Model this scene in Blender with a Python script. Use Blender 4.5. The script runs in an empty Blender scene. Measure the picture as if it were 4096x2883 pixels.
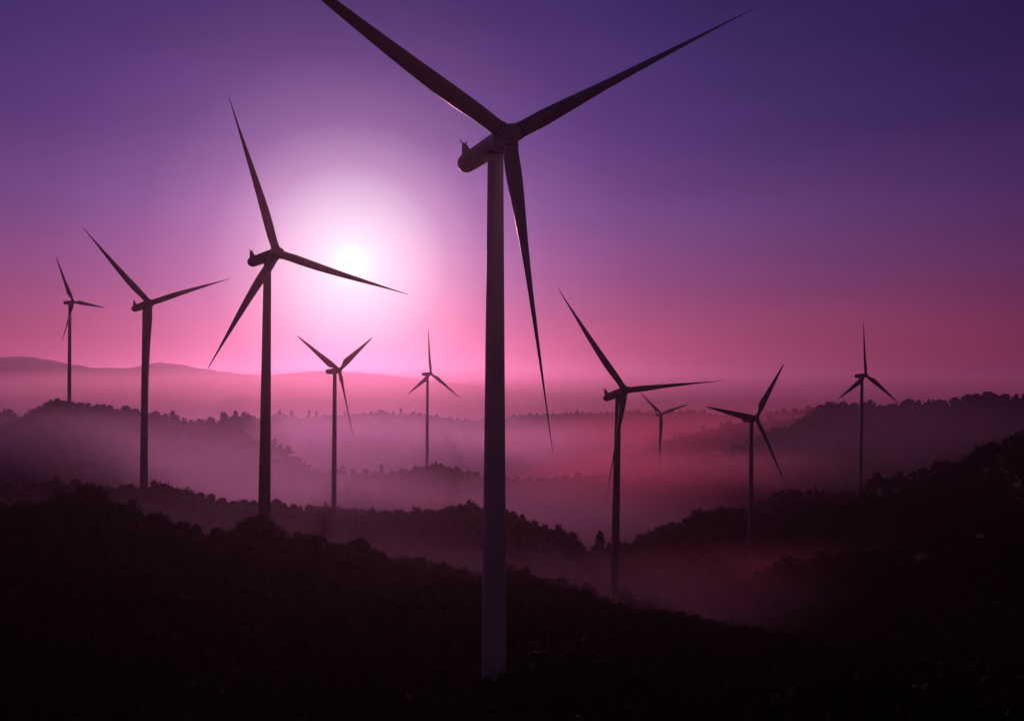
import bpy, bmesh, math, random
import numpy as np
from mathutils import Vector, Matrix

scene = bpy.context.scene
COL = scene.collection
R = math.radians

# ------------------------------------------------------------------ camera
F, CX, YH = 3400.0, 2048.0, 1552.0          # focal length / centre / horizon on the 4096-wide photograph
cam_d = bpy.data.cameras.new("camera")
cam_d.sensor_width = 36.0
cam_d.lens = 36.0 * F / 4096.0
cam_d.shift_y = (YH - 1441.5) / 4096.0
cam_d.clip_start = 1.0
cam_d.clip_end = 90000.0
cam = bpy.data.objects.new("camera", cam_d)
cam.rotation_euler = (R(90), 0, 0)
COL.objects.link(cam)
scene.camera = cam

# ------------------------------------------------------------------ sky, sun, exposure
SUN = Vector(((1409 - CX) / F, 1.0, (YH - 1052) / F)).normalized()
SUN_EL = math.asin(SUN.z)
SUN_AZ = math.atan2(SUN.x, SUN.y)

world = bpy.data.worlds.new("World")
scene.world = world
world.use_nodes = True
wt = world.node_tree
wt.nodes.clear()


def wn(kind, **kw):
    n = wt.nodes.new(kind)
    for k, v in kw.items():
        setattr(n, k, v)
    return n


def wmath(op, a, b=None, clamp=False):
    n = wn('ShaderNodeMath', operation=op, use_clamp=clamp)
    for i, v in enumerate((a, b)):
        if v is None:
            continue
        if isinstance(v, (int, float)):
            n.inputs[i].default_value = v
        else:
            wt.links.new(v, n.inputs[i])
    return n.outputs[0]


def wramp(fac, stops, lo, hi, interp='LINEAR'):
    """colour ramp over the range lo..hi of the socket fac"""
    mr = wn('ShaderNodeMapRange', clamp=True)
    mr.inputs[1].default_value, mr.inputs[2].default_value = lo, hi
    wt.links.new(fac, mr.inputs[0])
    r = wn('ShaderNodeValToRGB')
    r.color_ramp.interpolation = interp
    el = r.color_ramp.elements
    while len(el) > 1:
        el.remove(el[0])
    first = True
    for p, c in stops:
        p = (p - lo) / (hi - lo)
        if first:
            el[0].position = p
            el[0].color = (*c, 1)
            first = False
        else:
            e = el.new(p)
            e.color = (*c, 1)
    wt.links.new(mr.outputs[0], r.inputs[0])
    return r.outputs[0]


def wmix(a, b, fac=1.0, blend='ADD'):
    n = wn('ShaderNodeMix', data_type='RGBA', blend_type=blend, clamp_result=False)
    n.inputs[0].default_value = fac
    wt.links.new(a, n.inputs[6])
    wt.links.new(b, n.inputs[7])
    return n.outputs[2]


tc = wn('ShaderNodeTexCoord')
sep = wn('ShaderNodeSeparateXYZ')
wt.links.new(tc.outputs['Generated'], sep.inputs[0])
elev = wmath('MULTIPLY', wmath('ARCSINE', sep.outputs[2]), 180 / math.pi)
vd = wn('ShaderNodeVectorMath', operation='DOT_PRODUCT')
wt.links.new(tc.outputs['Generated'], vd.inputs[0])
vd.inputs[1].default_value = SUN
gam = wmath('MULTIPLY', wmath('ARCCOSINE', vd.outputs['Value']), 180 / math.pi)
hd = wn('ShaderNodeVectorMath', operation='DOT_PRODUCT')
hn = wn('ShaderNodeVectorMath', operation='NORMALIZE')
hm = wn('ShaderNodeVectorMath', operation='MULTIPLY')
hm.inputs[1].default_value = (1, 1, 0)
wt.links.new(tc.outputs['Generated'], hm.inputs[0])
wt.links.new(hm.outputs[0], hn.inputs[0])
wt.links.new(hn.outputs[0], hd.inputs[0])
hd.inputs[1].default_value = Vector((SUN.x, SUN.y, 0)).normalized()
azim = wmath('MULTIPLY', wmath('ARCCOSINE', hd.outputs['Value']), 180 / math.pi)

SKY_EL = [(-8, (.03, .008, .02)), (-1, (.47, .064, .15)), (3, (.385, .061, .148)), (7, (.23, .060, .195)),
          (11, (.135, .054, .225)), (16, (.064, .032, .175)), (24, (.028, .017, .118)), (40, (.012, .010, .055)), (90, (.008, .008, .030))]
SKY_AZ = [(0, (1,) * 3), (15, (1,) * 3), (25, (.82, .82, .84)), (42, (.46, .40, .50)), (90, (.24, .28, .28)), (180, (.22, .29, .13))]
GLOW_MAX = 2.0
GLOW = [(0, (.62, .62, .62)), (.7, (.47, .48, .47)), (1.35, (.35, .385, .37)), (2.0, (.295, .335, .32)), (2.6, (.27, .300, .295)), (3.5, (.245, .250, .262)), (4.8, (.198, .178, .205)),
        (6.3, (.132, .096, .132)), (9, (.055, .032, .066)), (13, (.016, .008, .026)), (18, (.004, .001, .008)), (28, (0, 0, 0))]
base = wramp(elev, SKY_EL, -10, 90)
azf = wramp(azim, SKY_AZ, 0, 180)
glow = wramp(gam, GLOW, 0, 60)
gs = wn('ShaderNodeVectorMath', operation='SCALE')
wt.links.new(glow, gs.inputs[0])
gs.inputs['Scale'].default_value = GLOW_MAX
# thin high veil of cloud, stretched along the horizon
mp = wn('ShaderNodeMapping')
mp.inputs['Scale'].default_value = (2.2, 2.2, 16)
wt.links.new(tc.outputs['Generated'], mp.inputs[0])
nz = wn('ShaderNodeTexNoise')
nz.inputs['Scale'].default_value = 1.6
nz.inputs['Detail'].default_value = 5
wt.links.new(mp.outputs[0], nz.inputs['Vector'])
veil = wramp(nz.outputs[0], [(.3, (.93, .935, .945)), (.7, (1.07, 1.065, 1.055))], 0, 1)
sky = wmix(base, azf, 1, 'MULTIPLY')
sky = wmix(sky, veil, 1, 'MULTIPLY')
sky = wmix(sky, gs.outputs[0], 1, 'ADD')
nish = wn('ShaderNodeTexSky', sky_type='NISHITA')
nish.sun_disc = False
nish.sun_elevation = SUN_EL
nish.sun_rotation = SUN_AZ
nish.dust_density = 4
nm_ = wn('ShaderNodeVectorMath', operation='SCALE')
nm_.inputs['Scale'].default_value = 0.0005
wt.links.new(nish.outputs[0], nm_.inputs[0])
sky = wmix(sky, nm_.outputs[0], 1, 'ADD')
bg = wn('ShaderNodeBackground')
bg.inputs['Strength'].default_value = 1.0
wt.links.new(sky, bg.inputs['Color'])
wo = wn('ShaderNodeOutputWorld')
wt.links.new(bg.outputs[0], wo.inputs['Surface'])

sun_d = bpy.data.lights.new("sun", 'SUN')
sun_d.energy = 1.0
sun_d.color = (1.0, 0.37, 0.52)
sun_d.angle = R(0.6)
sun = bpy.data.objects.new("sun", sun_d)
sun.rotation_euler = (-SUN).to_track_quat('-Z', 'Y').to_euler()
sun.location = SUN * 60
COL.objects.link(sun)

scene.view_settings.view_transform = 'Standard'
scene.view_settings.look = 'None'
scene.view_settings.exposure = 0.0
scene.view_settings.gamma = 1.0
scene.render.engine = 'CYCLES'
scene.cycles.use_denoising = True
scene.cycles.max_bounces = 6
scene.cycles.volume_bounces = 3
scene.cycles.sample_clamp_indirect = 5.0

HAZE_DENSITY = 0.00009
HAZE_COLOR = (.96, .65, .87)
HAZE_G = 0.82

# ------------------------------------------------------------------ helpers
rng = np.random.default_rng(11)


def tag(o, label=None, cat=None, group=None, kind=None):
    for k, v in (('label', label), ('category', cat), ('group', group), ('kind', kind)):
        if v:
            o[k] = v
    return o


def mesh_np(name, verts, faces, mat, smooth=True):
    """fast mesh from numpy arrays; faces all with the same corner count"""
    me = bpy.data.meshes.new(name)
    verts = np.asarray(verts, np.float32)
    faces = np.asarray(faces, np.int32)
    n, k = faces.shape
    me.vertices.add(len(verts))
    me.vertices.foreach_set('co', verts.ravel())
    me.loops.add(n * k)
    me.loops.foreach_set('vertex_index', faces.ravel())
    me.polygons.add(n)
    me.polygons.foreach_set('loop_start', np.arange(n, dtype=np.int32) * k)
    if smooth:
        me.polygons.foreach_set('use_smooth', np.ones(n, bool))
    me.update(calc_edges=True)
    me.validate()
    me.materials.append(mat)
    return me


def link(name, me, parent=None, loc=None):
    o = bpy.data.objects.new(name, me)
    COL.objects.link(o)
    if parent:
        o.parent = parent
    if loc is not None:
        o.location = loc
    return o


def empty(name, loc):
    o = bpy.data.objects.new(name, None)
    o.empty_display_size = 2
    o.location = loc
    COL.objects.link(o)
    return o


def material(name, c1, c2, scale, rough=.8, spec=.3, bump=0.0, stretch=(1, 1, 1)):
    m = bpy.data.materials.new(name)
    m.use_nodes = True
    nt = m.node_tree
    b = nt.nodes['Principled BSDF']
    t = nt.nodes.new('ShaderNodeTexCoord')
    mp = nt.nodes.new('ShaderNodeMapping')
    mp.inputs['Scale'].default_value = stretch
    n = nt.nodes.new('ShaderNodeTexNoise')
    n.inputs['Scale'].default_value = scale
    n.inputs['Detail'].default_value = 6
    r = nt.nodes.new('ShaderNodeValToRGB')
    r.color_ramp.elements[0].position = .35
    r.color_ramp.elements[1].position = .68
    r.color_ramp.elements[0].color = (*c1, 1)
    r.color_ramp.elements[1].color = (*c2, 1)
    nt.links.new(t.outputs['Object'], mp.inputs[0])
    nt.links.new(mp.outputs[0], n.inputs['Vector'])
    nt.links.new(n.outputs[0], r.inputs[0])
    nt.links.new(r.outputs[0], b.inputs['Base Color'])
    b.inputs['Roughness'].default_value = rough
    b.inputs['Specular IOR Level'].default_value = spec
    if bump:
        bp = nt.nodes.new('ShaderNodeBump')
        bp.inputs['Strength'].default_value = bump
        nt.links.new(n.outputs[0], bp.inputs['Height'])
        nt.links.new(bp.outputs[0], b.inputs['Normal'])
    return m


M_PAINT = material('shaded_turbine_paint', (.17, .17, .17), (.24, .238, .235), .35, .5, .3, stretch=(1, 1, .25))  # turbine paint darkened: backlit silhouette shade put into the colour
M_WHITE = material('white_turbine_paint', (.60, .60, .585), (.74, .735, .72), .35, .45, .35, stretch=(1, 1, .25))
M_BLADE = material('shaded_blade_paint', (.17, .17, .17), (.24, .24, .24), .5, .5, .3)  # blades of the same turbines, silhouette shade likewise put into the colour
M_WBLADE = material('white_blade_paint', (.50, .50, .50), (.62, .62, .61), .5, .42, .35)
M_DARK = material('dark_rubber', (.02, .02, .022), (.035, .035, .035), 3, .7, .3)
M_METAL = material('sensor_metal', (.10, .10, .11), (.16, .16, .17), 4, .5, .5)
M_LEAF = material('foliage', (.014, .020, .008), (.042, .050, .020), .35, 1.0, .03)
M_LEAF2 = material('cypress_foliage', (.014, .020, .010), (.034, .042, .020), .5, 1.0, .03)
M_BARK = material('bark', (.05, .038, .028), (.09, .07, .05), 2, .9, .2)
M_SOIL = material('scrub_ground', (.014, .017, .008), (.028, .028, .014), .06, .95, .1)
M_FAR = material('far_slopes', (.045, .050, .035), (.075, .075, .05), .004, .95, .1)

# ------------------------------------------------------------------ terrain
# ridges: skyline points (photo x, photo y), distance points (photo x, metres), front slope, back slope, rounding, tree height
RIDGES = {
    'front': dict(p=[(-1400, 2080), (-300, 2040), (0, 2025), (50, 2010), (130, 2000), (160, 2020), (200, 2000), (240, 1988), (300, 2000), (340, 2010), (390, 1992), (450, 2000),
                     (470, 2020), (520, 2030), (570, 2050), (600, 2062), (640, 2052), (690, 2080), (730, 2080), (760, 2095), (820, 2100), (870, 2120), (895, 2137),
                     (940, 2120), (970, 2090), (1020, 2065), (1090, 2090), (1120, 2120), (1145, 2155), (1200, 2155), (1268, 2142), (1330, 2166), (1372, 2187), (1409, 2155),
                     (1461, 2160), (1519, 2208), (1540, 2228), (1628, 2228), (1681, 2228), (1722, 2265), (1775, 2244), (1801, 2281), (1926, 2291), (2036, 2291),
                     (2099, 2296), (2177, 2322), (2240, 2317), (2329, 2333), (2400, 2358), (2474, 2385), (2548, 2417), (2644, 2439), (2769, 2455), (3000, 2510), (3600, 2600), (5500, 2700)],
                  d=[(-1400, 230), (0, 215), (600, 215), (1056, 241), (1976, 300), (2457, 324), (2800, 345), (5500, 380)], sf=.10, sb=.42, w=6, th=4.2),
    'right_bank': dict(p=[(2200, 2480), (2400, 2400), (2518, 2330), (2658, 2328), (2754, 2350), (2858, 2385), (2917, 2345), (3035, 2290), (3138, 2242), (3230, 2250), (3400, 2225),
                          (3600, 2180), (3800, 2120), (4096, 2040), (5500, 1900)],
                       d=[(2200, 370), (3000, 380), (4096, 330), (5500, 320)], sf=.22, sb=.42, w=8, th=5.5),
    'right_knoll': dict(p=[(2280, 2230), (2400, 2140), (2481, 2151), (2562, 2157), (2658, 2144), (2732, 2122), (2799, 2155), (2873, 2158), (2932, 2203), (2990, 2250), (3100, 2320), (3300, 2420)],
                        d=[(2280, 425), (3300, 440)], sf=.35, sb=.45, w=8, th=6.5),
    'right_wood': dict(p=[(2480, 2180), (2562, 2120), (2680, 2085), (2769, 2045), (2873, 2011), (2946, 2007), (2990, 2030), (3050, 2045), (3138, 2018), (3212, 1998), (3360, 1996), (3508, 1974),
                          (3800, 1940), (4096, 1900), (5500, 1800)],
                       d=[(2480, 500), (3100, 520), (4096, 430), (5500, 400)], sf=.38, sb=.42, w=8, th=7),
    'right_hill': dict(p=[(2900, 2060), (3000, 2012), (3095, 1975), (3143, 1960), (3215, 1946), (3260, 1968), (3305, 1966), (3344, 1958), (3396, 1951), (3449, 1949), (3487, 1920), (3511, 1891),
                          (3549, 1897), (3611, 1903), (3644, 1865), (3716, 1853), (3764, 1844), (3811, 1829), (3859, 1815), (3907, 1791), (3955, 1767), (4002, 1760), (4045, 1734),
                          (4064, 1715), (4096, 1710), (4400, 1650), (5500, 1600)],
                       d=[(2900, 640), (3441, 612), (3650, 570), (4096, 480), (5500, 420)], sf=.36, sb=.4, w=8, th=6),
    'left_near': dict(p=[(-1400, 1990), (-300, 1955), (0, 1944), (68, 1939), (136, 1931), (152, 1920), (209, 1922), (225, 1908), (240, 1921), (314, 1916), (355, 1916), (387, 1929), (444, 1931),
                         (502, 1942), (554, 1947), (590, 1952), (638, 1957), (742, 1957), (753, 1971), (815, 1978), (878, 1987), (941, 1986), (983, 1997), (1024, 2003), (1098, 2000),
                         (1139, 2013), (1200, 2020), (1231, 2016), (1284, 2022), (1352, 2033), (1451, 2035), (1592, 2040), (1670, 2046), (1764, 2044), (1817, 2022), (1864, 2012),
                         (1926, 2027), (2021, 2038), (2083, 2043), (2099, 2062), (2141, 2077), (2177, 2098), (2219, 2108), (2266, 2126), (2305, 2149), (2400, 2205), (2600, 2300), (2900, 2450)],
                      d=[(-1400, 340), (0, 340), (575, 365), (1336, 478), (2100, 430), (2900, 420)], sf=.34, sb=.4, w=7, th=5.5),
    'left_knob': dict(p=[(-1400, 1900), (-300, 1862), (0, 1848), (39, 1841), (105, 1834), (136, 1828), (172, 1825), (188, 1833), (209, 1837), (240, 1848), (261, 1863), (287, 1876),
                         (321, 1892), (337, 1900), (420, 1935), (560, 2000), (700, 2060)],
                      d=[(-1400, 500), (700, 490)], sf=.36, sb=.4, w=10, th=6),
    'mid_shoulder': dict(p=[(900, 1990), (1100, 1935), (1300, 1905), (1420, 1908), (1535, 1922), (1608, 1936), (1670, 1954), (1749, 1972), (1801, 1991), (1853, 2009), (1950, 2050), (2100, 2110)],
                         d=[(900, 570), (2100, 600)], sf=.36, sb=.4, w=10, th=7),
    'mid': dict(p=[(560, 2000), (620, 1955), (663, 1926), (702, 1893), (767, 1888), (791, 1870), (820, 1864), (851, 1873), (863, 1889), (916, 1891), (946, 1890), (982, 1897), (993, 1907), (1017, 1894),
                   (1089, 1869), (1140, 1878), (1184, 1866), (1220, 1889), (1243, 1901), (1279, 1880), (1315, 1874), (1367, 1866), (1390, 1890), (1436, 1889), (1459, 1875), (1505, 1877),
                   (1567, 1874), (1620, 1870), (1701, 1866), (1720, 1856), (1766, 1852), (1812, 1859), (1850, 1870), (1896, 1874), (1926, 1884), (2036, 1897), (2130, 1901), (2177, 1890),
                   (2235, 1891), (2256, 1898), (2287, 1884), (2355, 1878), (2383, 1884), (2427, 1873), (2483, 1889), (2523, 1903), (2579, 1916), (2627, 1938), (2675, 1951), (2740, 1968),
                   (2900, 2010), (3100, 2090)],
                d=[(560, 600), (1200, 650), (1708, 728), (2400, 830), (2638, 900), (3100, 920)], sf=.36, sb=.4, w=9, th=7),
    'left_far': dict(p=[(-1400, 1720), (-300, 1690), (0, 1681), (39, 1678), (86, 1670), (104, 1657), (125, 1650), (131, 1641), (157, 1626), (167, 1612), (188, 1599), (227, 1598), (246, 1606), (261, 1599),
                        (290, 1612), (303, 1603), (324, 1598), (337, 1604), (402, 1610), (418, 1620), (449, 1620), (483, 1621), (496, 1629), (530, 1625), (551, 1635), (593, 1637),
                        (621, 1634), (634, 1648), (668, 1643), (676, 1654), (704, 1659), (731, 1661), (767, 1659), (817, 1660), (843, 1666), (877, 1676), (950, 1700), (1100, 1760)],
                     d=[(-1400, 540), (277, 540), (600, 590), (880, 700), (1100, 720)], sf=.4, sb=.4, w=9, th=6.5),
    'left_edge': dict(p=[(-1400, 1560), (-300, 1590), (0, 1619), (16, 1623), (39, 1624), (60, 1635), (86, 1654), (110, 1680), (160, 1730), (300, 1800)],
                      d=[(-1400, 640), (300, 640)], sf=.4, sb=.4, w=10, th=6.5),
    'centre_far': dict(p=[(560, 1730), (665, 1701), (725, 1697), (783, 1687), (835, 1681), (877, 1675), (895, 1668), (906, 1661), (927, 1656), (942, 1646), (966, 1649), (987, 1643), (1008, 1648), (1031, 1656),
                          (1083, 1647), (1123, 1642), (1151, 1648), (1177, 1657), (1200, 1657), (1237, 1650), (1263, 1653), (1313, 1643), (1359, 1645), (1421, 1639), (1474, 1633), (1513, 1641),
                          (1563, 1638), (1593, 1639), (1639, 1642), (1655, 1647), (1689, 1640), (1728, 1643), (1755, 1652), (1812, 1662), (1877, 1673), (1900, 1687), (1930, 1706),
                          (2022, 1731), (2109, 1750), (2187, 1776), (2239, 1789), (2327, 1810), (2500, 1860), (2700, 1930)],
                       d=[(560, 620), (877, 760), (1200, 1200), (1900, 1350), (2700, 1400)], sf=.4, sb=.4, w=10, th=6.5),
    'centre_spur': dict(p=[(1700, 1720), (1900, 1745), (2022, 1781), (2131, 1812), (2250, 1855), (2400, 1910)],
                        d=[(1700, 1080), (2400, 1100)], sf=.4, sb=.4, w=12, th=6),
    'right_big': dict(p=[(2500, 1930), (2653, 1872), (2697, 1856), (2740, 1846), (2784, 1830), (2849, 1806), (2915, 1780), (3014, 1741), (3057, 1720), (3105, 1697), (3158, 1689), (3191, 1675),
                         (3220, 1667), (3243, 1648), (3267, 1631), (3286, 1615), (3310, 1606), (3358, 1607), (3396, 1615), (3420, 1609), (3453, 1612), (3525, 1615), (3597, 1615),
                         (3635, 1599), (3654, 1605), (3716, 1601), (3788, 1599), (3816, 1594), (3859, 1586), (3893, 1573), (3926, 1580), (3955, 1568), (4002, 1572), (4096, 1574), (4500, 1560), (5500, 1520)],
                      d=[(2500, 820), (3300, 850), (4096, 760), (5500, 700)], sf=.42, sb=.4, w=10, th=6),
    'right_slope': dict(p=[(2500, 1800), (2653, 1747), (2697, 1733), (2784, 1703), (2871, 1689), (2997, 1668), (3100, 1660), (3250, 1650), (3500, 1660)],
                        d=[(2500, 1080), (3500, 1020)], sf=.42, sb=.4, w=14, th=7),
    'right_far': dict(p=[(1300, 1720), (1700, 1690), (1924, 1671), (2022, 1681), (2109, 1673), (2218, 1672), (2370, 1674), (2405, 1668), (2488, 1657), (2544, 1652), (2566, 1640), (2618, 1637), (2693, 1635),
                         (2749, 1629), (2806, 1636), (2871, 1645), (2997, 1653), (3048, 1643), (3105, 1631), (3191, 1629), (3239, 1616), (3286, 1610), (3339, 1596), (3382, 1603), (3600, 1640), (4200, 1640)],
                      d=[(1300, 1700), (2600, 1650), (3300, 1450), (4200, 1450)], sf=.42, sb=.4, w=14, th=7),
    'skyline_far': dict(p=[(-1400, 1690), (500, 1690), (1500, 1700), (1837, 1668), (1924, 1668), (2022, 1655), (2131, 1646), (2261, 1641), (2327, 1638), (2392, 1639), (2501, 1633), (2579, 1633), (2700, 1645), (3000, 1680), (5500, 1680)],
                        d=[(-1400, 2000), (5500, 2000)], sf=.42, sb=.4, w=16, th=8),
}
PADS = []  # filled by the turbines below: (x, y, z)

TURBINES = {
    'T7': dict(kind='A', H=[-0.51, 124.49, 36.87], a=[0.3574, -0.9238, 0.1371], nv=[-7.37, 10.84, -1.52], q=0.27, top_x=-2.47, B=[-2.7, 127.42, -44.15], beta=-46, db=3.75, dt=2.35,
               tips=[[-38.04, -15.39, 24.69], [40.01, 14.83, 25.21], [6.09, -8.83, -45.95]],
               label='nearest and largest wind turbine, dark tower in the foreground, upper blade cut by frame'),
    'T3': dict(kind='A', H=[-66.67, 241.13, 38.23], a=[0.7679, -0.6188, 0.1658], nv=[-10.2, 8.25, -1.48], q=0.34, top_x=-70.17, B=[-71.17, 243.94, -42.26], beta=8, db=3.55, dt=2.05, flip=True,
               tips=[[-10.68, -9.24, 41.37], [33.79, 31.48, -8.32], [-9.79, -28.07, -33.72]],
               label='pale hazy wind turbine with one blade across the glowing sun, foot in a leafy bush'),
    'T2': dict(kind='A', H=[-154.87, 363.15, 36.21], a=[0.8814, -0.4697, 0.0493], nv=[-10.39, 7.96, -1.72], q=0.26, top_x=-157.58, B=[-158.23, 365.22, -44.04], beta=-38, db=3.3, dt=2.2,
               tips=[[-13.22, -30.88, 26.92], [23.38, 34.97, 15.2], [2.96, -8.4, -43.62]],
               label='black wind turbine with its third blade hanging along the tower, second from the far left'),
    'T5': dict(kind='A', H=[43.1, 324.2, -0.86], a=[0.4759, -0.8336, 0.2804], nv=[-6.52, 11.03, -3.18], q=0.33, top_x=40.98, B=[39.44, 327.84, -81.77], beta=-38, db=3.4, dt=2.2,
               tips=[[-26.36, -6.3, 38.82], [43.24, 21.57, 3.91], [-10.12, -23.62, -40.16]],
               label='black wind turbine right of the largest one, one blade level and one crossing its tower'),
    'T1': dict(kind='B', H=[-277.33, 537.28, 54.36], a=[0.9841, -0.147, 0.0993], nv=[-6.71, 2.55, -0.54], q=0.40, top_x=-280.0, B=[-280.39, 538.3, -9.66], beta=-14, db=2.3, dt=1.75, s=.82,
               tips=[[-3.38, -14.02, 26.59], [5.97, 29.8, -0.99], [1.57, -16.39, -25.71]],
               label='small black wind turbine at the far left among round trees on the crest'),
    'T4': dict(kind='B', H=[-96.64, 475.52, 10.07], a=[0.8753, -0.4546, 0.1648], nv=[-7.83, 5.13, -0.88], q=0.37, top_x=-99.56, B=[-99.98, 477.42, -70.21], beta=-22, db=2.9, dt=2.1,
               tips=[[-16.06, -29.45, 17.48], [13.84, 28.98, 19.9], [8.31, -2.58, -37.33]],
               label='slim wind turbine directly below the sun, its two upper blades forming a wide V'),
    'T6': dict(kind='B', H=[-69.33, 725.33, 12.37], a=[0.811, -0.5601, 0.1693], nv=[-7.43, 5.73, -0.54], q=0.40, top_x=-72.33, B=[-72.76, 727.62, -67.84], beta=4, db=2.8, dt=2.1,
               tips=[[-2.57, 4.48, 38.71], [23.29, 23.73, -20.97], [-15.75, -31.58, -17.07]],
               label='faint mauve wind turbine with one blade straight up, just left of the largest tower'),
    'T8': dict(kind='B', H=[158.15, 897.69, -27.46], a=[0.3565, -0.9188, 0.1696], nv=[-4.12, 8.34, -1.32], q=0.28, top_x=156.97, B=[156.18, 900.03, -107.74], beta=-18, db=2.9, dt=2.3,
               tips=[[-23.62, -7.8, 22.75], [31.66, 11.27, 10.62], [-2.82, -10.08, -32.59]],
               label='smallest and faintest wind turbine, foot lost in red valley mist'),
    'T9': dict(kind='B', H=[131.36, 457.14, -16.0], a=[0.5099, -0.847, 0.1502], nv=[-4.19, 8.27, -1.52], q=0.39, top_x=129.71, B=[129.04, 460.37, -96.68], beta=-10, db=2.8, dt=2.1,
               tips=[[19.84, 14.49, 29.87], [15.59, 0.38, -35.27], [-31.9, -20.78, 6.63]],
               label='dark wind turbine in the right hand valley, one blade pointing left over its nacelle'),
    'T10': dict(kind='B', H=[253.24, 608.5, 9.31], a=[0.5065, -0.8519, 0.1332], nv=[-3.45, 8.71, -0.78], q=0.39, top_x=251.9, B=[250.7, 611.9, -71.09], beta=10, db=3.0, dt=2.2,
                tips=[[0.17, 4.31, 38.82], [30.17, 12.78, -21.0], [-27.98, -21.15, -16.91]],
                label='rightmost wind turbine, one blade straight up, in front of the dark wooded hill'),
}
PADS = [(t['B'][0], t['B'][1], t['B'][2]) for t in TURBINES.values()]

XS = np.arange(-1400, 5501, 12.0)
YS = np.concatenate([np.geomspace(45, 1000, 420), np.geomspace(1003, 5200, 220)])


def smooth(a, n):
    k = np.hanning(2 * n + 3)[1:-1]
    k /= k.sum()
    return np.convolve(np.pad(a, n, mode='edge'), k, mode='valid')


CREST = {}
for name, r in RIDGES.items():
    p = np.array(r['p'], float)
    d = np.array(r['d'], float)
    ytr = np.interp(XS, p[:, 0], p[:, 1])
    D = np.interp(XS, d[:, 0], d[:, 1])
    valid = (XS >= p[0, 0]) & (XS <= p[-1, 0])
    ys = smooth(ytr, 5)
    yg = ys + r['th'] * .95 * F / D                 # bare ground sits below the tree tops
    out = np.where(XS < p[0, 0], p[0, 0] - XS, np.where(XS > p[-1, 0], XS - p[-1, 0], 0))
    zc = (YH - yg) / F * D - out * .6 * D / F
    CREST[name] = (D, zc, ytr, valid)


def waves(x, y, s, seed):
    """smooth pseudo-noise from a few rotated sines"""
    g = np.random.default_rng(seed)
    o = 0
    for i in range(7):
        an = g.uniform(0, math.pi)
        k = 2 * math.pi / (s * g.uniform(.5, 1.6))
        o = o + np.sin((x * math.cos(an) + y * math.sin(an)) * k + g.uniform(0, 6.28)) / 7 ** .5
    return o


XG, YG = np.meshgrid(XS, YS)                        # rows = depth
WX = (XG - CX) / F * YG
Z = np.full(XG.shape, -136.0) + waves(WX, YG, 160, 3) * 4
# the rise the camera hovers over and the largest turbine stands on
zn = np.interp(XS, [-1400, 300, 1976, 2500, 4096, 5500], [-40, -41.5, -44.0, -45.5, -50, -52])
sbn = np.interp(XS, [-1400, 300, 1300, 1976, 2457, 3000, 5500], [.08, .09, .12, .145, .195, .24, .26])
dn = YG - 124
Z = np.maximum(Z, zn[None] - np.where(dn > 0, sbn[None], .13) * np.abs(dn))
for name, r in RIDGES.items():
    D, zc, _, _ = CREST[name]
    d = YG - D[None]
    wig = 1 + .16 * waves(WX, YG, 90, len(name))
    soft = np.sqrt(d * d + r['w'] ** 2) - r['w']
    drop = np.where(d > 0, r['sb'], r['sf'] * wig) * soft
    Z = np.maximum(Z, zc[None] - drop)
Z += waves(WX, YG, 22, 5) * .35
for px_, py_, pz_ in PADS:
    wgt = np.exp(-((WX - px_) ** 2 + (YG - py_) ** 2) / 14 ** 2)
    Z += np.minimum(0, pz_ - .6 - Z) * wgt
nY, nX = Z.shape
Z[-1, :] = -175
idx = np.arange(nY * nX).reshape(nY, nX)
quads = np.stack([idx[:-1, :-1], idx[:-1, 1:], idx[1:, 1:], idx[1:, :-1]], -1).reshape(-1, 4)
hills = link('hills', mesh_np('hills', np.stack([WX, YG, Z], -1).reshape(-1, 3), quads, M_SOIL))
tag(hills, kind='structure')


def ground_z(x, y):
    """terrain height under world points (arrays)"""
    sx = np.clip(((CX + x / y * F) - XS[0]) / 12.0, 0, nX - 1.001)
    iy = np.clip(np.searchsorted(YS, y) - 1, 0, nY - 2)
    ix = sx.astype(int)
    fx = sx - ix
    fy = np.clip((y - YS[iy]) / (YS[iy + 1] - YS[iy]), 0, 1)
    return (Z[iy, ix] * (1 - fx) + Z[iy, ix + 1] * fx) * (1 - fy) + (Z[iy + 1, ix] * (1 - fx) + Z[iy + 1, ix + 1] * fx) * fy


# ground sheet to the horizon
gv, gf = [(0, 0, -172)], []
RR = (1500, 6000, 22000)
for q in RR:
    for i in range(72):
        t = i / 72 * 2 * math.pi
        gv.append((q * math.cos(t), q * math.sin(t), -172 - (0 if q < 9000 else 2)))
bm = bmesh.new()
vs = [bm.verts.new(v) for v in gv]
for i in range(72):
    j = (i + 1) % 72
    bm.faces.new((vs[0], vs[1 + i], vs[1 + j]))
    for k in range(2):
        bm.faces.new((vs[1 + 72 * k + i], vs[1 + 72 * (k + 1) + i], vs[1 + 72 * (k + 1) + j], vs[1 + 72 * k + j]))
me = bpy.data.meshes.new('ground')
bm.to_mesh(me)
bm.free()
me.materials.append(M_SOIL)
tag(link('ground', me), kind='structure')

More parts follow.
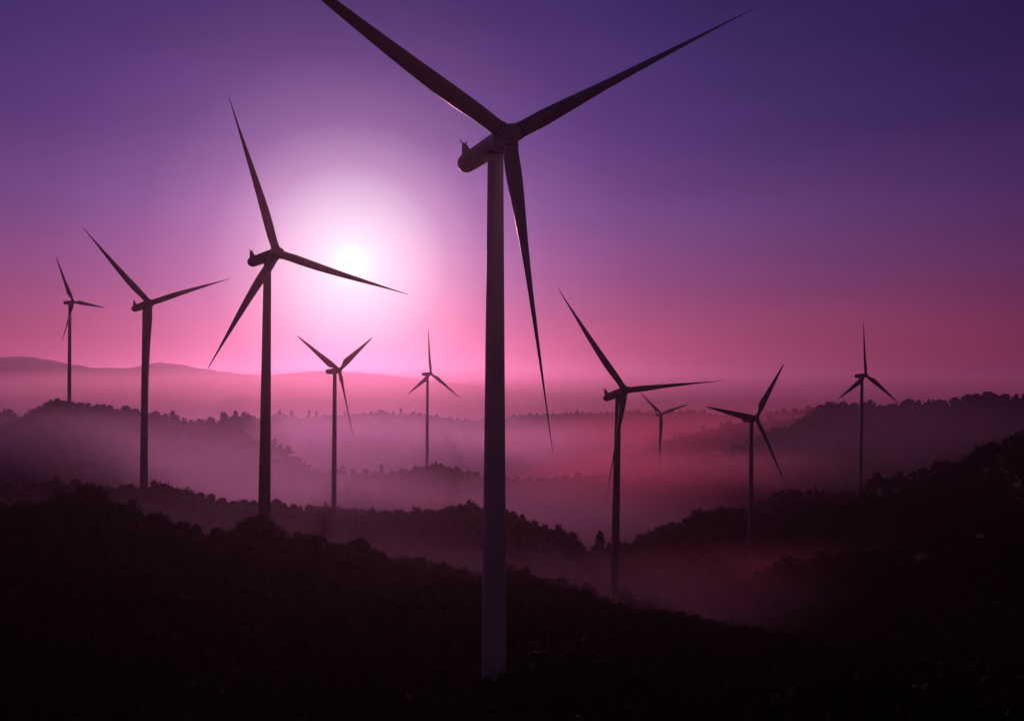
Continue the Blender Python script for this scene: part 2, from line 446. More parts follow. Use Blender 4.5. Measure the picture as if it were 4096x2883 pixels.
# mountains on the horizon
MT = np.array([(-1600, 1450), (-600, 1440), (0, 1429), (107, 1424), (208, 1442), (297, 1459), (387, 1472), (450, 1470), (523, 1475), (571, 1457), (642, 1448), (714, 1456), (827, 1478), (952, 1493),
               (1071, 1503), (1190, 1490), (1279, 1482), (1390, 1487), (1505, 1495), (1620, 1508), (1800, 1530), (2100, 1565), (2500, 1590), (3500, 1620), (5600, 1620)], float)
mx = np.arange(-1600, 5601, 20.0)
my = np.interp(mx, MT[:, 0], MT[:, 1])
my = smooth(my, 2) + np.interp(mx, mx, waves(mx, mx * 0, 60, 9)) * 1.2
MD = 5000.0
dd = np.concatenate([-np.geomspace(1500, 10, 26), [0], np.geomspace(10, 1500, 16)])
mz = (YH - my) / F * MD
MXg, MDg = np.meshgrid(mx, dd)
MY = MD + MDg + waves(MXg * 1.0, MDg, 500, 21) * 0
MZ = np.maximum(mz[None] - np.abs(MDg) * .30 * (1 + .35 * waves(MXg, MDg, 420, 8) * np.minimum(1, np.abs(MDg) / 200)), -178)
midx = np.arange(MXg.size).reshape(MXg.shape)
mq = np.stack([midx[:-1, :-1], midx[:-1, 1:], midx[1:, 1:], midx[1:, :-1]], -1).reshape(-1, 4)
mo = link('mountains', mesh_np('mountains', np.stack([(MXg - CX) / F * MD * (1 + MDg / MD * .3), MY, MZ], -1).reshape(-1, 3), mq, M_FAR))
tag(mo, kind='structure')

# ------------------------------------------------------------------ turbines
def frame_from(z, ref):
    z = z.normalized()
    x = ref - z * ref.dot(z)
    x.normalize()
    return x, z.cross(x), z


def loft(bm, rings, cap0=True, cap1=True):
    """rings: lists of points, joined by quads"""
    vr = [[bm.verts.new(p) for p in r] for r in rings]
    n = len(vr[0])
    for a, b in zip(vr, vr[1:]):
        for i in range(n):
            bm.faces.new((a[i], a[(i + 1) % n], b[(i + 1) % n], b[i]))
    if cap0:
        bm.faces.new(vr[0][::-1])
    if cap1:
        bm.faces.new(vr[-1])
    return vr


def finish(name, bm, mat, parent, smooth_=True, auto=None):
    bmesh.ops.recalc_face_normals(bm, faces=bm.faces)
    me = bpy.data.meshes.new(name)
    bm.to_mesh(me)
    bm.free()
    me.materials.append(mat)
    for p in me.polygons:
        p.use_smooth = smooth_
    if auto:
        for e in me.edges:
            pass
        me.set_sharp_from_angle(angle=R(auto))
    return link(name, me, parent)


def circle(c, u, v, r, n=32, ru=None):
    return [c + u * math.cos(2 * math.pi * i / n) * (ru or r) + v * math.sin(2 * math.pi * i / n) * r for i in range(n)]


def lathe(bm, o, u, v, w, prof, n=32):
    """profile of (distance along w, radius)"""
    rings = [circle(o + w * t, u, v, max(r, .001), n) for t, r in prof]
    loft(bm, rings)


def blade_mesh(bm, A, S, L, k, beta, flip, kind, r0):
    """A axis, S span direction, root at r0 along S, tip at L"""
    ct = A.cross(S).normalized()
    if flip:
        ct = -ct
    # span, chord, thickness ratio, pitch offset, prebend
    if kind == 'A':
        tab = [(0, 2.3, 1.0), (.04, 2.3, 1.0), (.09, 2.4, .88), (.16, 2.6, .68), (.24, 2.62, .55), (.33, 2.4, .46), (.45, 2.0, .40), (.58, 1.55, .34), (.70, 1.05, .26),
               (.82, .62, .22), (.92, .34, .2), (.97, .22, .18), (.99, .13, .18), (1, .05, .2)]
    else:
        tab = [(0, 1.8, 1.0), (.03, 1.8, 1.0), (.08, 2.1, .85), (.14, 3.1, .52), (.20, 3.7, .38), (.27, 3.45, .33), (.40, 2.85, .28), (.55, 2.25, .24), (.68, 1.75, .22),
               (.80, 1.28, .2), (.90, .88, .18), (.96, .56, .16), (.99, .3, .16), (1, .1, .2)]
    N = 26
    rings = []
    tt = [r[0] for r in tab]
    spans = sorted(set(list(np.linspace(0, 1, 34)) + tt))
    for s in spans:
        ch = float(np.interp(s, tt, [r[1] for r in tab])) * k
        th = float(np.interp(s, tt, [r[2] for r in tab]))
        b = R(beta) + R(10) * (1 - s) ** 2 * (1 if beta > 0 else -1) * .6
        c = ct * math.cos(b) + A * math.sin(b)
        c = (c - S * c.dot(S)).normalized()
        nrm = S.cross(c)
        round_ = max(0., min(1., (th - .38) / .5))
        o = S * (r0 + (L - r0) * s) + A * (.5 * k * s * s * 0)
        ring = []
        for i in range(N):
            f = 2 * math.pi * i / N
            x = .5 * math.cos(f)                              # -.5 leading .. +.5 trailing
            xx = x + .5
            foil = 5 * (.2969 * math.sqrt(max(xx, 0)) - .126 * xx - .3516 * xx ** 2 + .2843 * xx ** 3 - .1015 * xx ** 4)
            ya = foil * th * (1 if math.sin(f) >= 0 else -.75)
            yc = .5 * math.sin(f)
            y = ya * (1 - round_) + yc * round_
            off = .18 * (1 - round_)                          # pitch axis nearer the leading edge
            ring.append(o + c * (x + off) * ch + nrm * y * ch)
        rings.append(ring)
    loft(bm, rings)


def build_turbine(key, t):
    k = t.get('s', 1.0)
    paint, bpaint = (M_WHITE, M_WBLADE) if key == 'T7' else (M_PAINT, M_BLADE)  # only the nearest turbine is light; the others have backlit shade painted in
    B = Vector(t['B'])
    H = Vector(t['H']) - B
    A = Vector(t['a']).normalized()
    root = empty('wind_turbine', B)
    tag(root, t['label'], 'wind turbine', 'wind turbines across the hills')
    U = Vector((0, 0, 1))
    side = A.cross(U).normalized()
    up = side.cross(A).normalized()
    rn = 1.5 * k
    NV = Vector(t['nv'])
    N = -NV.normalized()                                        # nacelle axis, towards the hub
    nside = N.cross(U).normalized()
    nup = nside.cross(N).normalized()
    C0 = H + NV * t['q']                                        # yaw axis point inside the nacelle
    top = Vector((t['top_x'] - B.x, C0.y, C0.z - rn * .75))
    deep = min(0., float(ground_z(np.array([B.x]), np.array([B.y]))[0]) - B.z) - 3
    # tower: tapered steel tube in flanged sections
    bm = bmesh.new()
    rings = []
    secs = 40
    for i in range(-1, secs + 1):
        f = i / secs
        c = Vector((0, 0, 0)).lerp(top, f) if i >= 0 else Vector((0, 0, deep))
        f = max(f, 0)
        r = .5 * (t['db'] + (t['dt'] - t['db']) * (f ** 1.05))
        rings.append(circle(c, Vector((1, 0, 0)), Vector((0, 1, 0)), r, 48))
    loft(bm, rings)
    tower = finish('tower', bm, paint, root)
    for f in (.30, .62):
        bm = bmesh.new()
        r = .5 * (t['db'] + (t['dt'] - t['db']) * (f ** 1.05))
        c = Vector((0, 0, 0)).lerp(top, f)
        lathe(bm, c, Vector((1, 0, 0)), Vector((0, 1, 0)), Vector((0, 0, 1)), [(-.06, r + .002), (-.05, r + .02), (.05, r + .02), (.06, r + .002)], 48)
        finish('section_flange', bm, paint, tower)
    bm = bmesh.new()
    lathe(bm, top, Vector((1, 0, 0)), Vector((0, 1, 0)), Vector((0, 0, 1)), [(-.5, t['dt'] * .5 + .02), (-.45, t['dt'] * .5 + .16), (.1, t['dt'] * .5 + .16), (.5, t['dt'] * .5 + .05)], 40)
    finish('yaw_bearing', bm, M_DARK, tower)
    nl = NV.length
    if t['kind'] == 'A':
        bm = bmesh.new()
        prof = [(-nl - .05, .05), (-nl, .45), (-nl + .12, .85), (-nl + .35, 1.15), (-nl + .75, 1.36), (-nl + 1.4, 1.48), (-nl + 3, 1.52), (-5, 1.6), (-2.6, 1.64), (-1.75, 1.60), (-1.6, 1.45)]
        lathe(bm, H, nside, nup, N, prof, 40)
        nac = finish('nacelle', bm, paint, root, auto=40)
        # cooling fin standing on the tail
        bm = bmesh.new()
        b0, h0 = H - N * (nl - .35) + nup * 1.05, 1.05
        pts = [(-.0, 0), (2.5, 0.35), (1.7, 1.0), (.75, 2.35), (.2, 2.45)]
        rings = []
        for sgn in (-.32, .32):
            rings.append([b0 + N * x + nup * z + nside * sgn * (1 if z < 1 else .7) for x, z in pts])
        loft(bm, rings)
        bmesh.ops.bevel(bm, geom=list(bm.edges), offset=.06, segments=2, affect='EDGES')
        fin = finish('cooling_fin', bm, paint, nac, auto=40)
        bm = bmesh.new()
        c = b0 + N * .45 + nup * 2.42
        loft(bm, [circle(c + nside * s_, N, nup, .06, 10) for s_ in (-.62, .62)])
        for s_ in (-.55, .55):
            loft(bm, [circle(c + nside * s_ + nup * z, nside, N, r, 10) for z, r in ((0, .05), (.32, .05), (.33, .13), (.42, .13))])
        finish('wind_sensor', bm, M_METAL, fin, auto=40)
        hub_prof = [(-1.6, 1.30), (-1.5, 1.52), (-.9, 1.66), (0, 1.68), (.7, 1.6), (1.0, 1.30), (1.35, 1.20), (1.75, 1.18), (1.84, 1.12), (1.86, .9), (1.87, .4), (1.87, .02)]
        r0 = 1.25
    else:
        bm = bmesh.new()
        # box nacelle: side profile (along axis, up), rear underside cut upward
        prof = [(-nl, 1.15), (-nl, -.95), (-nl + 2.4, -1.55), (-3.0 * k, -1.6), (-1.3 * k, -1.25), (-1.15 * k, 1.1), (-2.0 * k, 1.42), (-nl + 1.0, 1.36)]
        loft(bm, [[H + N * x * 1 + nup * z * k + nside * s_ * 1.5 * k for x, z in prof] for s_ in (-1, 1)])
        bmesh.ops.bevel(bm, geom=list(bm.edges), offset=.28 * k, segments=3, affect='EDGES')
        nac = finish('nacelle', bm, paint, root, auto=35)
        bm = bmesh.new()
        c = H - N * (nl - 1.2 * k) + nup * 1.34 * k
        loft(bm, [circle(c + nup * z, nside, N, .05, 8) for z in (0, .9)])
        loft(bm, [circle(c + nup * .85 + nside * s_, N, nup, .05, 8) for s_ in (-.5, .5)])
        finish('wind_sensor', bm, M_METAL, nac)
        hub_prof = [(-1.4 * k, 1.05 * k), (-1.3 * k, 1.3 * k), (-.5 * k, 1.5 * k), (.2 * k, 1.48 * k), (.8 * k, 1.3 * k), (1.3 * k, .98 * k), (1.6 * k, .6 * k), (1.72 * k, .25 * k), (1.74 * k, .02)]
        r0 = 1.1 * k
    bm = bmesh.new()
    lathe(bm, H, side, up, A, hub_prof, 40)
    finish('hub', bm, paint, root, auto=50)
    for tip in t['tips']:
        tv = Vector(tip)
        S = tv.normalized()
        bm = bmesh.new()
        blade_mesh(bm, A, S, tv.length, k, t['beta'], t.get('flip', False), t['kind'], r0)
        for v in bm.verts:
            v.co += H
        bl = finish('blade', bm, bpaint, root, auto=75)
        bm = bmesh.new()
        x, y, z = frame_from(S, A)
        rr = (1.15 if t['kind'] == 'A' else .9) * k
        lathe(bm, H + S * (r0 + .62 * k), x, y, S, [(-.07, rr - .02), (-.06, rr + .07), (.06, rr + .07), (.07, rr - .02)], 32)
        finish('root_seal', bm, M_DARK, bl)
        # root collar of the hub on which the blade turns
        bm = bmesh.new()
        lathe(bm, H + S * .4, x, y, S, [(0, rr + .12), (r0 + .1 * k, rr + .12), (r0 + .13 * k, rr - .05)], 32)
        finish('blade_socket', bm, paint, bl, auto=40)
    return root


for key, t in TURBINES.items():
    build_turbine(key, t)

# ------------------------------------------------------------------ trees
def ico(sub):
    bm = bmesh.new()
    bmesh.ops.create_icosphere(bm, subdivisions=sub, radius=1)
    v = np.array([q.co[:] for q in bm.verts])
    f = np.array([[w.index for w in q.verts] for q in bm.faces])
    bm.free()
    return v, f


ICO1, ICO2 = ico(1), ico(2)


def leaf_tris(g, c, size):
    """one small leaf spray (triangle) per centre"""
    n = len(c)
    d = g.normal(size=(n, 3, 3))
    d -= d.mean(1, keepdims=True)
    d /= np.linalg.norm(d, axis=2, keepdims=True)
    v = c[:, None] + d * (size * g.uniform(.6, 1.4, n))[:, None, None]
    return v.reshape(-1, 3), np.arange(n * 3).reshape(n, 3)


def join(parts):
    vs, fs, o = [], [], 0
    for v, f in parts:
        vs.append(v)
        fs.append(f + o)
        o += len(v)
    return np.concatenate(vs), np.concatenate(fs)


def crown_round(seed, lobes=15, leaves=900, base=.16, wide=.46, sub=ICO2, leaf=.035):
    """crown of a tree one metre tall: leaf sprays massed round a handful of boughs, gaps between them"""
    g = np.random.default_rng(seed)
    parts, pc, pr = [], [], []
    for i in range(lobes):
        t = (i + .5) / lobes                               # spread the boughs evenly up the crown
        h = base + .10 + (.86 - base) * t
        dome = max(.05, 1 - ((t - .25) / .78) ** 2) ** .75
        a, q = i * 2.4 + g.uniform(-.5, .5), g.uniform(.45, 1) * wide * dome * .78
        r = g.uniform(.12, .19) * (wide / .46) * (.75 + .35 * dome)
        c = np.array([math.cos(a) * q, math.sin(a) * q, min(h, .99 - r * .8)])
        v = sub[0] * (1 + .2 * g.normal(size=(len(sub[0]), 1))) * r * .78 * np.array([1, 1, .95])
        parts.append((v + c, sub[1]))
        pc.append(c)
        pr.append(r)
    for h, q in zip(np.linspace(base + .15, .72, 4), (.55, .56, .46, .28)):              # dense heart of the crown
        v = sub[0] * (1 + .15 * g.normal(size=(len(sub[0]), 1))) * np.array([wide * q, wide * q, .16]) + np.array([0, 0, h])
        parts.append((v, sub[1]))
    pc, pr = np.array(pc), np.array(pr)
    k = g.integers(0, lobes, leaves)
    d = g.normal(size=(leaves, 3))
    d /= np.linalg.norm(d, axis=1, keepdims=True)
    c = pc[k] + d * (pr[k] * g.uniform(.7, 1.25, leaves))[:, None]
    c = c[(c[:, 2] > base - .06) & (c[:, 2] < 1.03)]
    parts.append(leaf_tris(g, c, leaf))
    return join(parts)


def crown_cypress(seed, leaves=700):
    g = np.random.default_rng(seed)
    parts = []
    for i in range(11):
        h = .1 + i / 10 * .82
        r = (.115 * math.sin(math.pi * min(1, (h * .85 + .12))) ** .8 + .018) * g.uniform(.85, 1.15)
        v = ICO2[0] * (1 + .12 * g.normal(size=(len(ICO2[0]), 1))) * np.array([r, r, .075]) + np.array([g.normal() * .012, g.normal() * .012, h])
        parts.append((v, ICO2[1]))
    h = g.uniform(.05, .99, leaves)
    a = g.uniform(0, 6.28, leaves)
    r = (.115 * np.sin(np.pi * np.minimum(1, h * .85 + .12)) ** .8 + .01) * g.uniform(.9, 1.25, leaves)
    parts.append(leaf_tris(g, np.stack([np.cos(a) * r, np.sin(a) * r, h], 1), .022))
    return join(parts)


def trunk_mesh(name, seed, h=.55, r=.032, limbs=4):
    g = random.Random(seed)
    bm = bmesh.new()
    X, Y = Vector((1, 0, 0)), Vector((0, 1, 0))
    pts = [Vector((g.uniform(-.03, .03) * i, g.uniform(-.03, .03) * i, -.06 + (h + .06) * i / 4)) for i in range(5)]
    loft(bm, [circle(p, X, Y, r * (1.35 - .22 * i), 8) for i, p in enumerate(pts)])
    for i in range(limbs):
        a = 6.28 * i / limbs + g.uniform(-.4, .4)
        p0 = pts[2].lerp(pts[3], g.random())
        p1 = p0 + Vector((math.cos(a) * .22, math.sin(a) * .22, g.uniform(.12, .26)))
        u, v, w = frame_from(p1 - p0, X)
        loft(bm, [circle(p0, u, v, r * .6, 6), circle(p1, u, v, r * .22, 6)])
    bmesh.ops.recalc_face_normals(bm, faces=bm.faces)
    me = bpy.data.meshes.new(name)
    bm.to_mesh(me)
    bm.free()
    me.materials.append(M_BARK)
    return me


CROWNS = [mesh_np('crown', *crown_round(s, lobes=n, base=b, wide=w, leaves=1500, leaf=.032), M_LEAF) for s, n, b, w in
          ((1, 22, .05, .52), (2, 20, .02, .58), (3, 24, .08, .50), (4, 22, .0, .62), (5, 23, .04, .54), (6, 18, .1, .48))]
CROWN_CY = [mesh_np('crown', *crown_cypress(s), M_LEAF2) for s in (31, 32)]
TRUNKS = [trunk_mesh('trunk', s) for s in (1, 2, 3)]
TRUNK_CY = trunk_mesh('trunk', 9, .5, .02, 0)
BIG = mesh_np('crown', *crown_round(77, lobes=34, leaves=6500, base=.03, wide=.60, leaf=.022), M_LEAF)

PROTO = {}


def make_tree(name, crown, trunk):
    """first of a kind builds its parts, later ones copy them"""
    if (name, crown.name, trunk.name) not in PROTO:
        r = empty(name, (0, 0, 0))
        ps = [link('crown', crown, r), link('trunk', trunk, r)]
        PROTO[(name, crown.name, trunk.name)] = (r, ps)
        return r
    src, ps = PROTO[(name, crown.name, trunk.name)]
    r = src.copy()
    COL.objects.link(r)
    for q in ps:
        c = q.copy()
        c.parent = r
        COL.objects.link(c)
    return r


def put_tree(px, D, h, w, label, cat='tree', group=None, kind='round', seed=0, sink=.0):
    x = (px - CX) / F * D
    z = float(ground_z(np.array([x]), np.array([D]))[0])
    g = random.Random(seed * 977 + int(px))
    if kind == 'cypress':
        o = make_tree('cypress_tree', g.choice(CROWN_CY), TRUNK_CY)
    elif kind == 'big':
        o = make_tree('leafy_bush', BIG, TRUNKS[0])
    else:
        o = make_tree('broadleaf_tree', g.choice(CROWNS), g.choice(TRUNKS))
    o.location = (x, D, z - sink)
    o.rotation_euler = (0, 0, g.uniform(0, 6.28))
    o.scale = (w, w, h)
    for k in ('label', 'category', 'group'):
        if k in o:
            del o[k]
    tag(o, label, cat, group)
    return o


# trees with a place of their own in the photo: (photo x, ridge, top y, width m, kind, label)
OWN = [
    (225, 'left_near', 1902, 3.2, 'round', 'small square-topped tree sticking up from the dark left ridge before the low dome hill'),
    (690, 'left_far', 1642, 5.0, 'round', 'small round tree leaning out at the right end of the far left treeline'),
    (895, 'centre_far', 1648, 8.0, 'round', 'lone round tree at the left end of the far central treeline'),
    (942, 'centre_far', 1641, 5.5, 'round', 'second clump from the left end of the far central treeline'),
    (1167, 'centre_far', 1643, 8.0, 'round', 'round tree on the far crest just right of the pale sunlit tower'),
    (1237, 'centre_far', 1638, 4.6, 'round', 'tallest little tree on the bare stretch of far crest left of the V-bladed turbine'),
    (1266, 'centre_far', 1643, 4.6, 'round', 'small tree on the bare far crest, nearest the V-bladed turbine'),
    (946, 'mid', 1873, 3.4, 'cypress', 'narrow cypress rising over the middle treeline left of the pale sunlit tower'),
    (820, 'mid', 1864, 21, 'round', 'broad domed tree, largest crown at the left end of the middle ridge'),
    (1372, 'mid', 1861, 7.5, 'round', 'round tree touching the right side of the V-bladed turbine tower on the middle ridge'),
    (1412, 'mid', 1872, 8.0, 'round', 'separate ball-shaped tree on the middle ridge right of the V-bladed turbine tower'),
    (1526, 'mid', 1853, 3.4, 'cypress', 'thin dark cypress alone on the middle ridge between the V-bladed and the faint mauve turbine'),
    (1743, 'mid', 1843, 3.0, 'cypress', 'short cypress tip on the rounded summit right of the faint mauve turbine'),
    (1030, 'front', 2064, 12.0, 'big', 'large leafy bush wrapped round the foot of the pale sunlit turbine'),
    (1110, 'front', 2112, 6.0, 'round', 'lower leafy bush on the right flank of the pale sunlit turbine foot'),
    (1270, 'front', 2140, 6.6, 'round', 'domed bush on the black front slope, first right of the pale sunlit turbine foot'),
    (1440, 'front', 2152, 7.0, 'big', 'rounded bush with ragged leaves on the black front slope below the V-bladed turbine'),
    (1775, 'front', 2243, 3.4, 'round', 'upright shrub on the black front slope left of the largest tower'),
    (1855, 'front', 2268, 2.6, 'round', 'small shrub on the black front slope nearest the left edge of the largest tower'),
    (2732, 'right_knoll', 2114, 7.0, 'round', 'round tree standing above the dark knoll between the two dark turbines on the right'),
    (2658, 'right_knoll', 2128, 4.4, 'round', 'small upright tree next to the round tree on the dark knoll'),
    (2400, 'right_knoll', 2122, 6.0, 'round', 'tree in red mist left of the black turbine tower low in the right valley'),
    (3511, 'right_hill', 1888, 8.0, 'round', 'large dark tree right of the foot of the rightmost turbine'),
    (3264, 'right_hill', 1946, 4.0, 'round', 'narrow tree in the misty row left of the rightmost turbine foot'),
    (3635, 'right_big', 1594, 7.5, 'round', 'round tree standing clear on the right hill crest just right of the rightmost turbine'),
    (3674, 'right_big', 1598, 4.6, 'round', 'small tree, first of the pair on the right hill crest beyond the round one'),
    (3716, 'right_big', 1594, 4.0, 'round', 'small pointed tree, second of the pair on the right hill crest beyond the round one'),
    (3955, 'right_big', 1566, 16, 'round', 'broad tree clump at the highest point of the right hill crest'),
    (3035, 'right_bank', 2284, 7.0, 'round', 'dark bush at the foot of the dark turbine in the right hand valley'),
]
own_x = {}
for i, (px, rid, ytop, w, kind, label) in enumerate(OWN):
    D, zc, ytr, valid = CREST[rid]
    d = float(np.interp(px, XS, D)) - (2 if rid != 'front' else 3)
    x = (px - CX) / F * d
    z = float(ground_z(np.array([x]), np.array([d]))[0])
    h = max(2.0, (YH - ytop) / F * d - z)
    put_tree(px, d, h, w / .26 if kind == 'cypress' else w / 1.15, label, 'bush' if kind == 'big' or 'bush' in label or 'shrub' in label else 'tree', kind=kind, seed=i)
    own_x.setdefault(rid, []).append((px, w * F / d * .5))

# treeline trees along the crests: (ridge, x0, x1, step m, label)
LINES = [
    ('front', 0, 560, 3.6, 'dark bush in the row along the left part of the black front ridge'),
    ('front', 560, 960, 3.2, 'dark shrub on the black ridge line sloping down to the pale sunlit turbine foot'),
    ('front', 1150, 1780, 3.4, 'dark shrub in the black row between the sunlit turbine foot and the largest tower'),
    ('front', 1780, 2440, 3.0, 'low dark shrub on the black slope line crossing the largest tower'),
    ('left_near', 0, 560, 3.3, 'dark tree in the row along the ridge left of the second turbine'),
    ('left_near', 560, 1330, 3.7, 'dark tree on the near ridge between the second turbine and the V-bladed one'),
    ('left_near', 1330, 1930, 3.8, 'dark tree in the hedge-like row right of the V-bladed turbine foot'),
    ('left_near', 2020, 2330, 3.4, 'dark tree on the spur sloping down right of the largest tower'),
    ('mid', 640, 1330, 5.0, 'rounded tree in the purple middle treeline around the pale sunlit tower'),
    ('mid', 1330, 1940, 4.8, 'rounded tree in the purple middle treeline around the faint mauve turbine'),
    ('left_far', 80, 640, 4.6, 'round tree in the far treeline around the small black turbine'),
    ('right_big', 3200, 4096, 5.6, 'tree in the treeline along the crest of the dark right hand hill'),
    ('right_hill', 3095, 3620, 5.0, 'tree in the misty row around the foot of the rightmost turbine'),
]
count = 0
for li, (rid, x0, x1, step, label) in enumerate(LINES):
    D, zc, ytr, valid = CREST[rid]
    g = random.Random(100 + li)
    px = x0 + 4
    while px < x1:
        d = float(np.interp(px, XS, D)) + g.uniform(-1.5, .5)
        ok = all(abs(px - ox) > ow * .7 for ox, ow in own_x.get(rid, []))
        if ok:
            x = (px - CX) / F * d
            z = float(ground_z(np.array([x]), np.array([d]))[0])
            yt = float(np.interp(px, [p[0] for p in RIDGES[rid]['p']], [p[1] for p in RIDGES[rid]['p']]))
            h = (YH - yt) / F * d - z
            h = min(max(h, RIDGES[rid]['th'] * .5), RIDGES[rid]['th'] * 2.4) * g.choice((.62, .78, .92, 1.0, 1.05, 1.18))
            put_tree(px, d, h, min(max(h * g.uniform(.65, 1.0), step * g.uniform(.7, 1.8)), step * 2.4), label, 'bush' if 'shrub' in label or 'bush' in label else 'tree', 'row: ' + label, seed=li)
            count += 1
        px += step * g.choice((.45, .6, .9, 1.1, 1.4, 1.75)) * F / d
print('treeline trees', count)

# woodland that reads as one mass on each slope
ELEV = Z / YG
RUN = np.maximum.accumulate(ELEV, axis=0)


def woodland(label, name, ylo, yhi, n, hs, detail, xlo=-300, xhi=4400, behind=0.0):
    g = np.random.default_rng(int(ylo * 7 + n))
    y = np.sqrt(g.uniform(ylo ** 2, yhi ** 2, n))
    px = g.uniform(xlo, xhi, n)
    x = (px - CX) / F * y
    z = ground_z(x, y)
    h = hs * np.clip(g.lognormal(-.25, .42, n), .25, 1.7) * (1 + .3 * waves(x, y, 40, 4))
    iy = np.clip(np.searchsorted(YS, y) - 1, 0, nY - 1)
    ix = np.clip(((px - XS[0]) / 12).astype(int), 0, nX - 1)
    vis = (z + h * .8) / y >= RUN[np.maximum(iy - 3, 0), ix] - .0004
    # keep crest trees under the traced skyline: anything standing on a crest is lowered
    clear = np.ones(n, bool)
    for bx, by, bz in PADS:
        clear &= (x - bx) ** 2 + (y - by) ** 2 > 3.2 ** 2
    keep = vis & clear
    x, y, z, h = x[keep], y[keep], z[keep], h[keep]
    lib = [crown_round(500 + i, lobes=detail[0], leaves=detail[1], base=.02, wide=.55, sub=detail[2], leaf=detail[3]) for i in range(7)]
    kind = g.integers(0, len(lib), len(x))
    parts = []
    for i, (v, f) in enumerate(lib):
        m = np.where(kind == i)[0]
        if not len(m):
            continue
        a = g.uniform(0, 6.28, len(m))
        w = h[m] * g.uniform(.75, 1.25, len(m))
        ca, sa = np.cos(a), np.sin(a)
        vx = (v[None, :, 0] * ca[:, None] - v[None, :, 1] * sa[:, None]) * w[:, None] + x[m][:, None]
        vy = (v[None, :, 0] * sa[:, None] + v[None, :, 1] * ca[:, None]) * w[:, None] + y[m][:, None]
        vz = v[None, :, 2] * h[m][:, None] + z[m][:, None] - .25
        V = np.stack([vx, vy, vz], -1).reshape(-1, 3)
        Fc = (f[None] + (np.arange(len(m)) * len(v))[:, None, None]).reshape(-1, 3)
        parts.append((V, Fc))
    V, Fc = join(parts)
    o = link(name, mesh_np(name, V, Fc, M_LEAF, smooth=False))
    tag(o, label, 'woodland', kind='stuff')
    print(name, len(x), 'plants', len(Fc), 'faces')
    return o


woodland('black scrub covering the foreground slope below and around the largest turbine', 'scrub', 60, 335, 26000, 2.9, (6, 190, ICO1, .075))
woodland('dark wood covering the nearer slopes behind the black front ridge', 'woodland', 336, 560, 21000, 3.8, (6, 110, ICO1, .085))
woodland('purple misty wood covering the middle slopes', 'woodland', 561, 960, 17000, 3.9, (5, 44, ICO1, .10))
woodland('faint pink wood on the farthest slopes and their crests', 'woodland', 961, 2100, 15000, 5.5, (4, 16, ICO1, .11))

# ------------------------------------------------------------------ haze
m = bpy.data.materials.new('haze_air')
m.use_nodes = True
nt = m.node_tree
nt.nodes.clear()
pv = nt.nodes.new('ShaderNodeVolumePrincipled')
pv.inputs['Color'].default_value = (*HAZE_COLOR, 1)
pv.inputs['Density'].default_value = HAZE_DENSITY
pv.inputs['Density Attribute'].default_value = ''
pv.inputs['Anisotropy'].default_value = HAZE_G
mo_ = nt.nodes.new('ShaderNodeOutputMaterial')
nt.links.new(pv.outputs[0], mo_.inputs['Volume'])
bm = bmesh.new()
bmesh.ops.create_cube(bm, size=1)
for v in bm.verts:
    v.co = Vector((v.co.x * 46000, v.co.y * 46000, 205 if v.co.z > 0 else -180))
me = bpy.data.meshes.new('haze')
bm.to_mesh(me)
bm.free()
me.materials.append(m)
tag(link('haze', me), 'pink evening haze filling the air between the hills', kind='stuff')


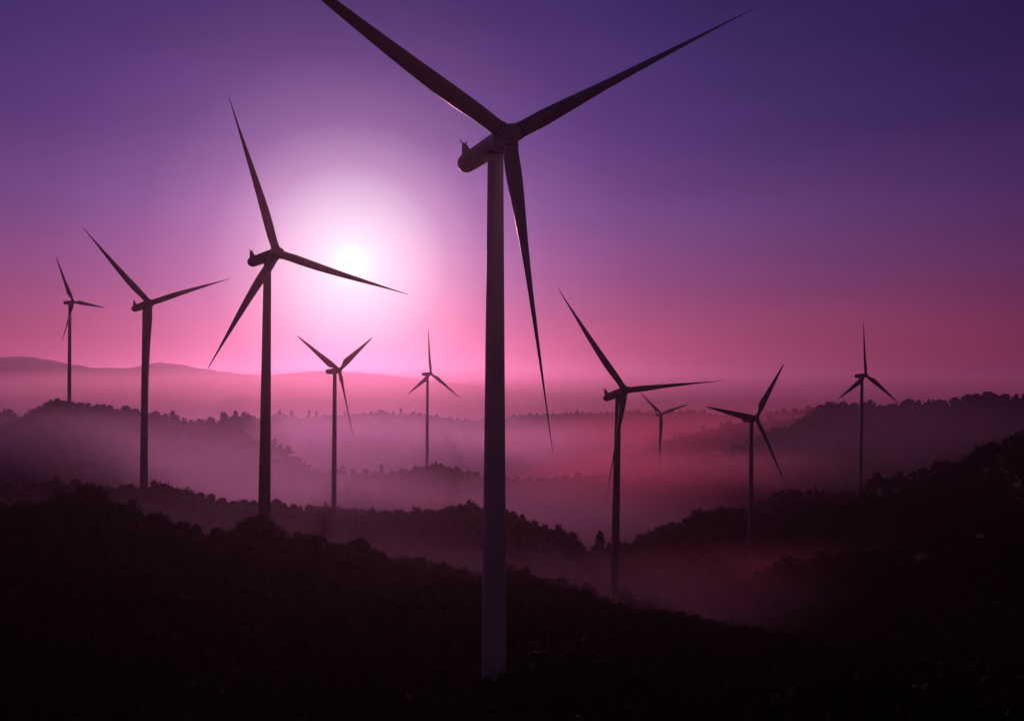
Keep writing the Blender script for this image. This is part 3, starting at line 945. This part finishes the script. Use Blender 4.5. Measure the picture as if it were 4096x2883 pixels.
# mist lying in the valleys and along the horizon: soft banks of their own, thickest in the middle
def mist_material(name, color, dens):
    m = bpy.data.materials.new(name)
    m.use_nodes = True
    nt = m.node_tree
    nt.nodes.clear()
    N = nt.nodes.new
    tcn = N('ShaderNodeTexCoord')
    ln = N('ShaderNodeVectorMath')
    ln.operation = 'DOT_PRODUCT'
    nt.links.new(tcn.outputs['Object'], ln.inputs[0])
    nt.links.new(tcn.outputs['Object'], ln.inputs[1])
    fall = N('ShaderNodeMapRange')
    fall.interpolation_type = 'SMOOTHSTEP'
    for k, v in ((1, 1.0), (2, 0.0), (3, 0.0), (4, 1.0)):
        fall.inputs[k].default_value = v
    nt.links.new(ln.outputs['Value'], fall.inputs[0])
    geo = N('ShaderNodeNewGeometry')
    mp = N('ShaderNodeMapping')
    mp.inputs['Scale'].default_value = (.006, .006, .022)
    nt.links.new(geo.outputs['Position'], mp.inputs[0])
    nz = N('ShaderNodeTexNoise')
    nz.inputs['Scale'].default_value = 1.0
    nz.inputs['Detail'].default_value = 2
    nt.links.new(mp.outputs[0], nz.inputs['Vector'])
    wisp = N('ShaderNodeMapRange')
    for k, v in ((1, .3), (2, .7), (3, .75), (4, 1.25)):
        wisp.inputs[k].default_value = v
    nt.links.new(nz.outputs[0], wisp.inputs[0])
    m1 = N('ShaderNodeMath')
    m1.operation = 'MULTIPLY'
    nt.links.new(fall.outputs[0], m1.inputs[0])
    nt.links.new(wisp.outputs[0], m1.inputs[1])
    m2 = N('ShaderNodeMath')
    m2.operation = 'MULTIPLY'
    nt.links.new(m1.outputs[0], m2.inputs[0])
    m2.inputs[1].default_value = dens
    pv = N('ShaderNodeVolumePrincipled')
    pv.inputs['Color'].default_value = (*color, 1)
    pv.inputs['Density Attribute'].default_value = ''
    pv.inputs['Anisotropy'].default_value = .6
    nt.links.new(m2.outputs[0], pv.inputs['Density'])
    out = N('ShaderNodeOutputMaterial')
    nt.links.new(pv.outputs[0], out.inputs['Volume'])
    return m


PALE, ROSE, PEACH, CRIMSON = (.94, .70, .98), (.94, .62, .90), (.98, .55, .70), (.98, .34, .47)
iv, if_ = ico(3)
for cx_, cy_, cz_, ax, ay, az, tau, colr, lab in (
        (-190, 960, -82, 430, 200, 70, 1.35, PALE, 'pale mauve mist lying behind the purple middle treeline'),
        (250, 1030, -108, 390, 160, 98, 1.9, CRIMSON, 'crimson mist filling the far right hand valley'),
        (250, 1640, -125, 620, 190, 66, .9, ROSE, 'rose mist between the two farthest wooded ridges'),
        (150, 785, -112, 200, 85, 62, 1.1, CRIMSON, 'crimson mist round the foot of the faintest turbine'),
        (160, 720, -98, 240, 75, 56, .8, CRIMSON, 'crimson mist below the dark right hand hill'),
        (110, 372, -104, 140, 62, 42, .26, CRIMSON, 'thin crimson mist on the dark slopes of the right hand valley'),
        (-40, 540, -94, 240, 62, 50, .30, ROSE, 'rose mist behind the near ridge and its spur'),
        (-120, 285, -58, 130, 38, 32, .045, PALE, 'thin mauve mist behind the left part of the front ridge'),
        (-30, 318, -86, 190, 40, 34, .11, ROSE, 'thin mist behind the black front ridge'),
        (-225, 485, -54, 215, 55, 48, .46, PALE, 'mauve mist below the far left treeline'),
        (-235, 415, -30, 150, 45, 32, .12, PALE, 'thin mauve veil before the left hillside'),
        (300, 640, -50, 220, 60, 70, .12, PALE, 'thin purple mist before the right hand hill'),
        (0, 3600, -60, 5000, 800, 168, 2.4, PEACH, 'pink mist band along the horizon before the mountains')):
    mm = mist_material('valley_mist', colr, tau / (1.1 * ay))
    o = link('haze', mesh_np('mist_bank', iv, if_, mm), loc=(cx_, cy_, cz_))
    o.scale = (ax, ay, az)
    tag(o, lab, kind='stuff')
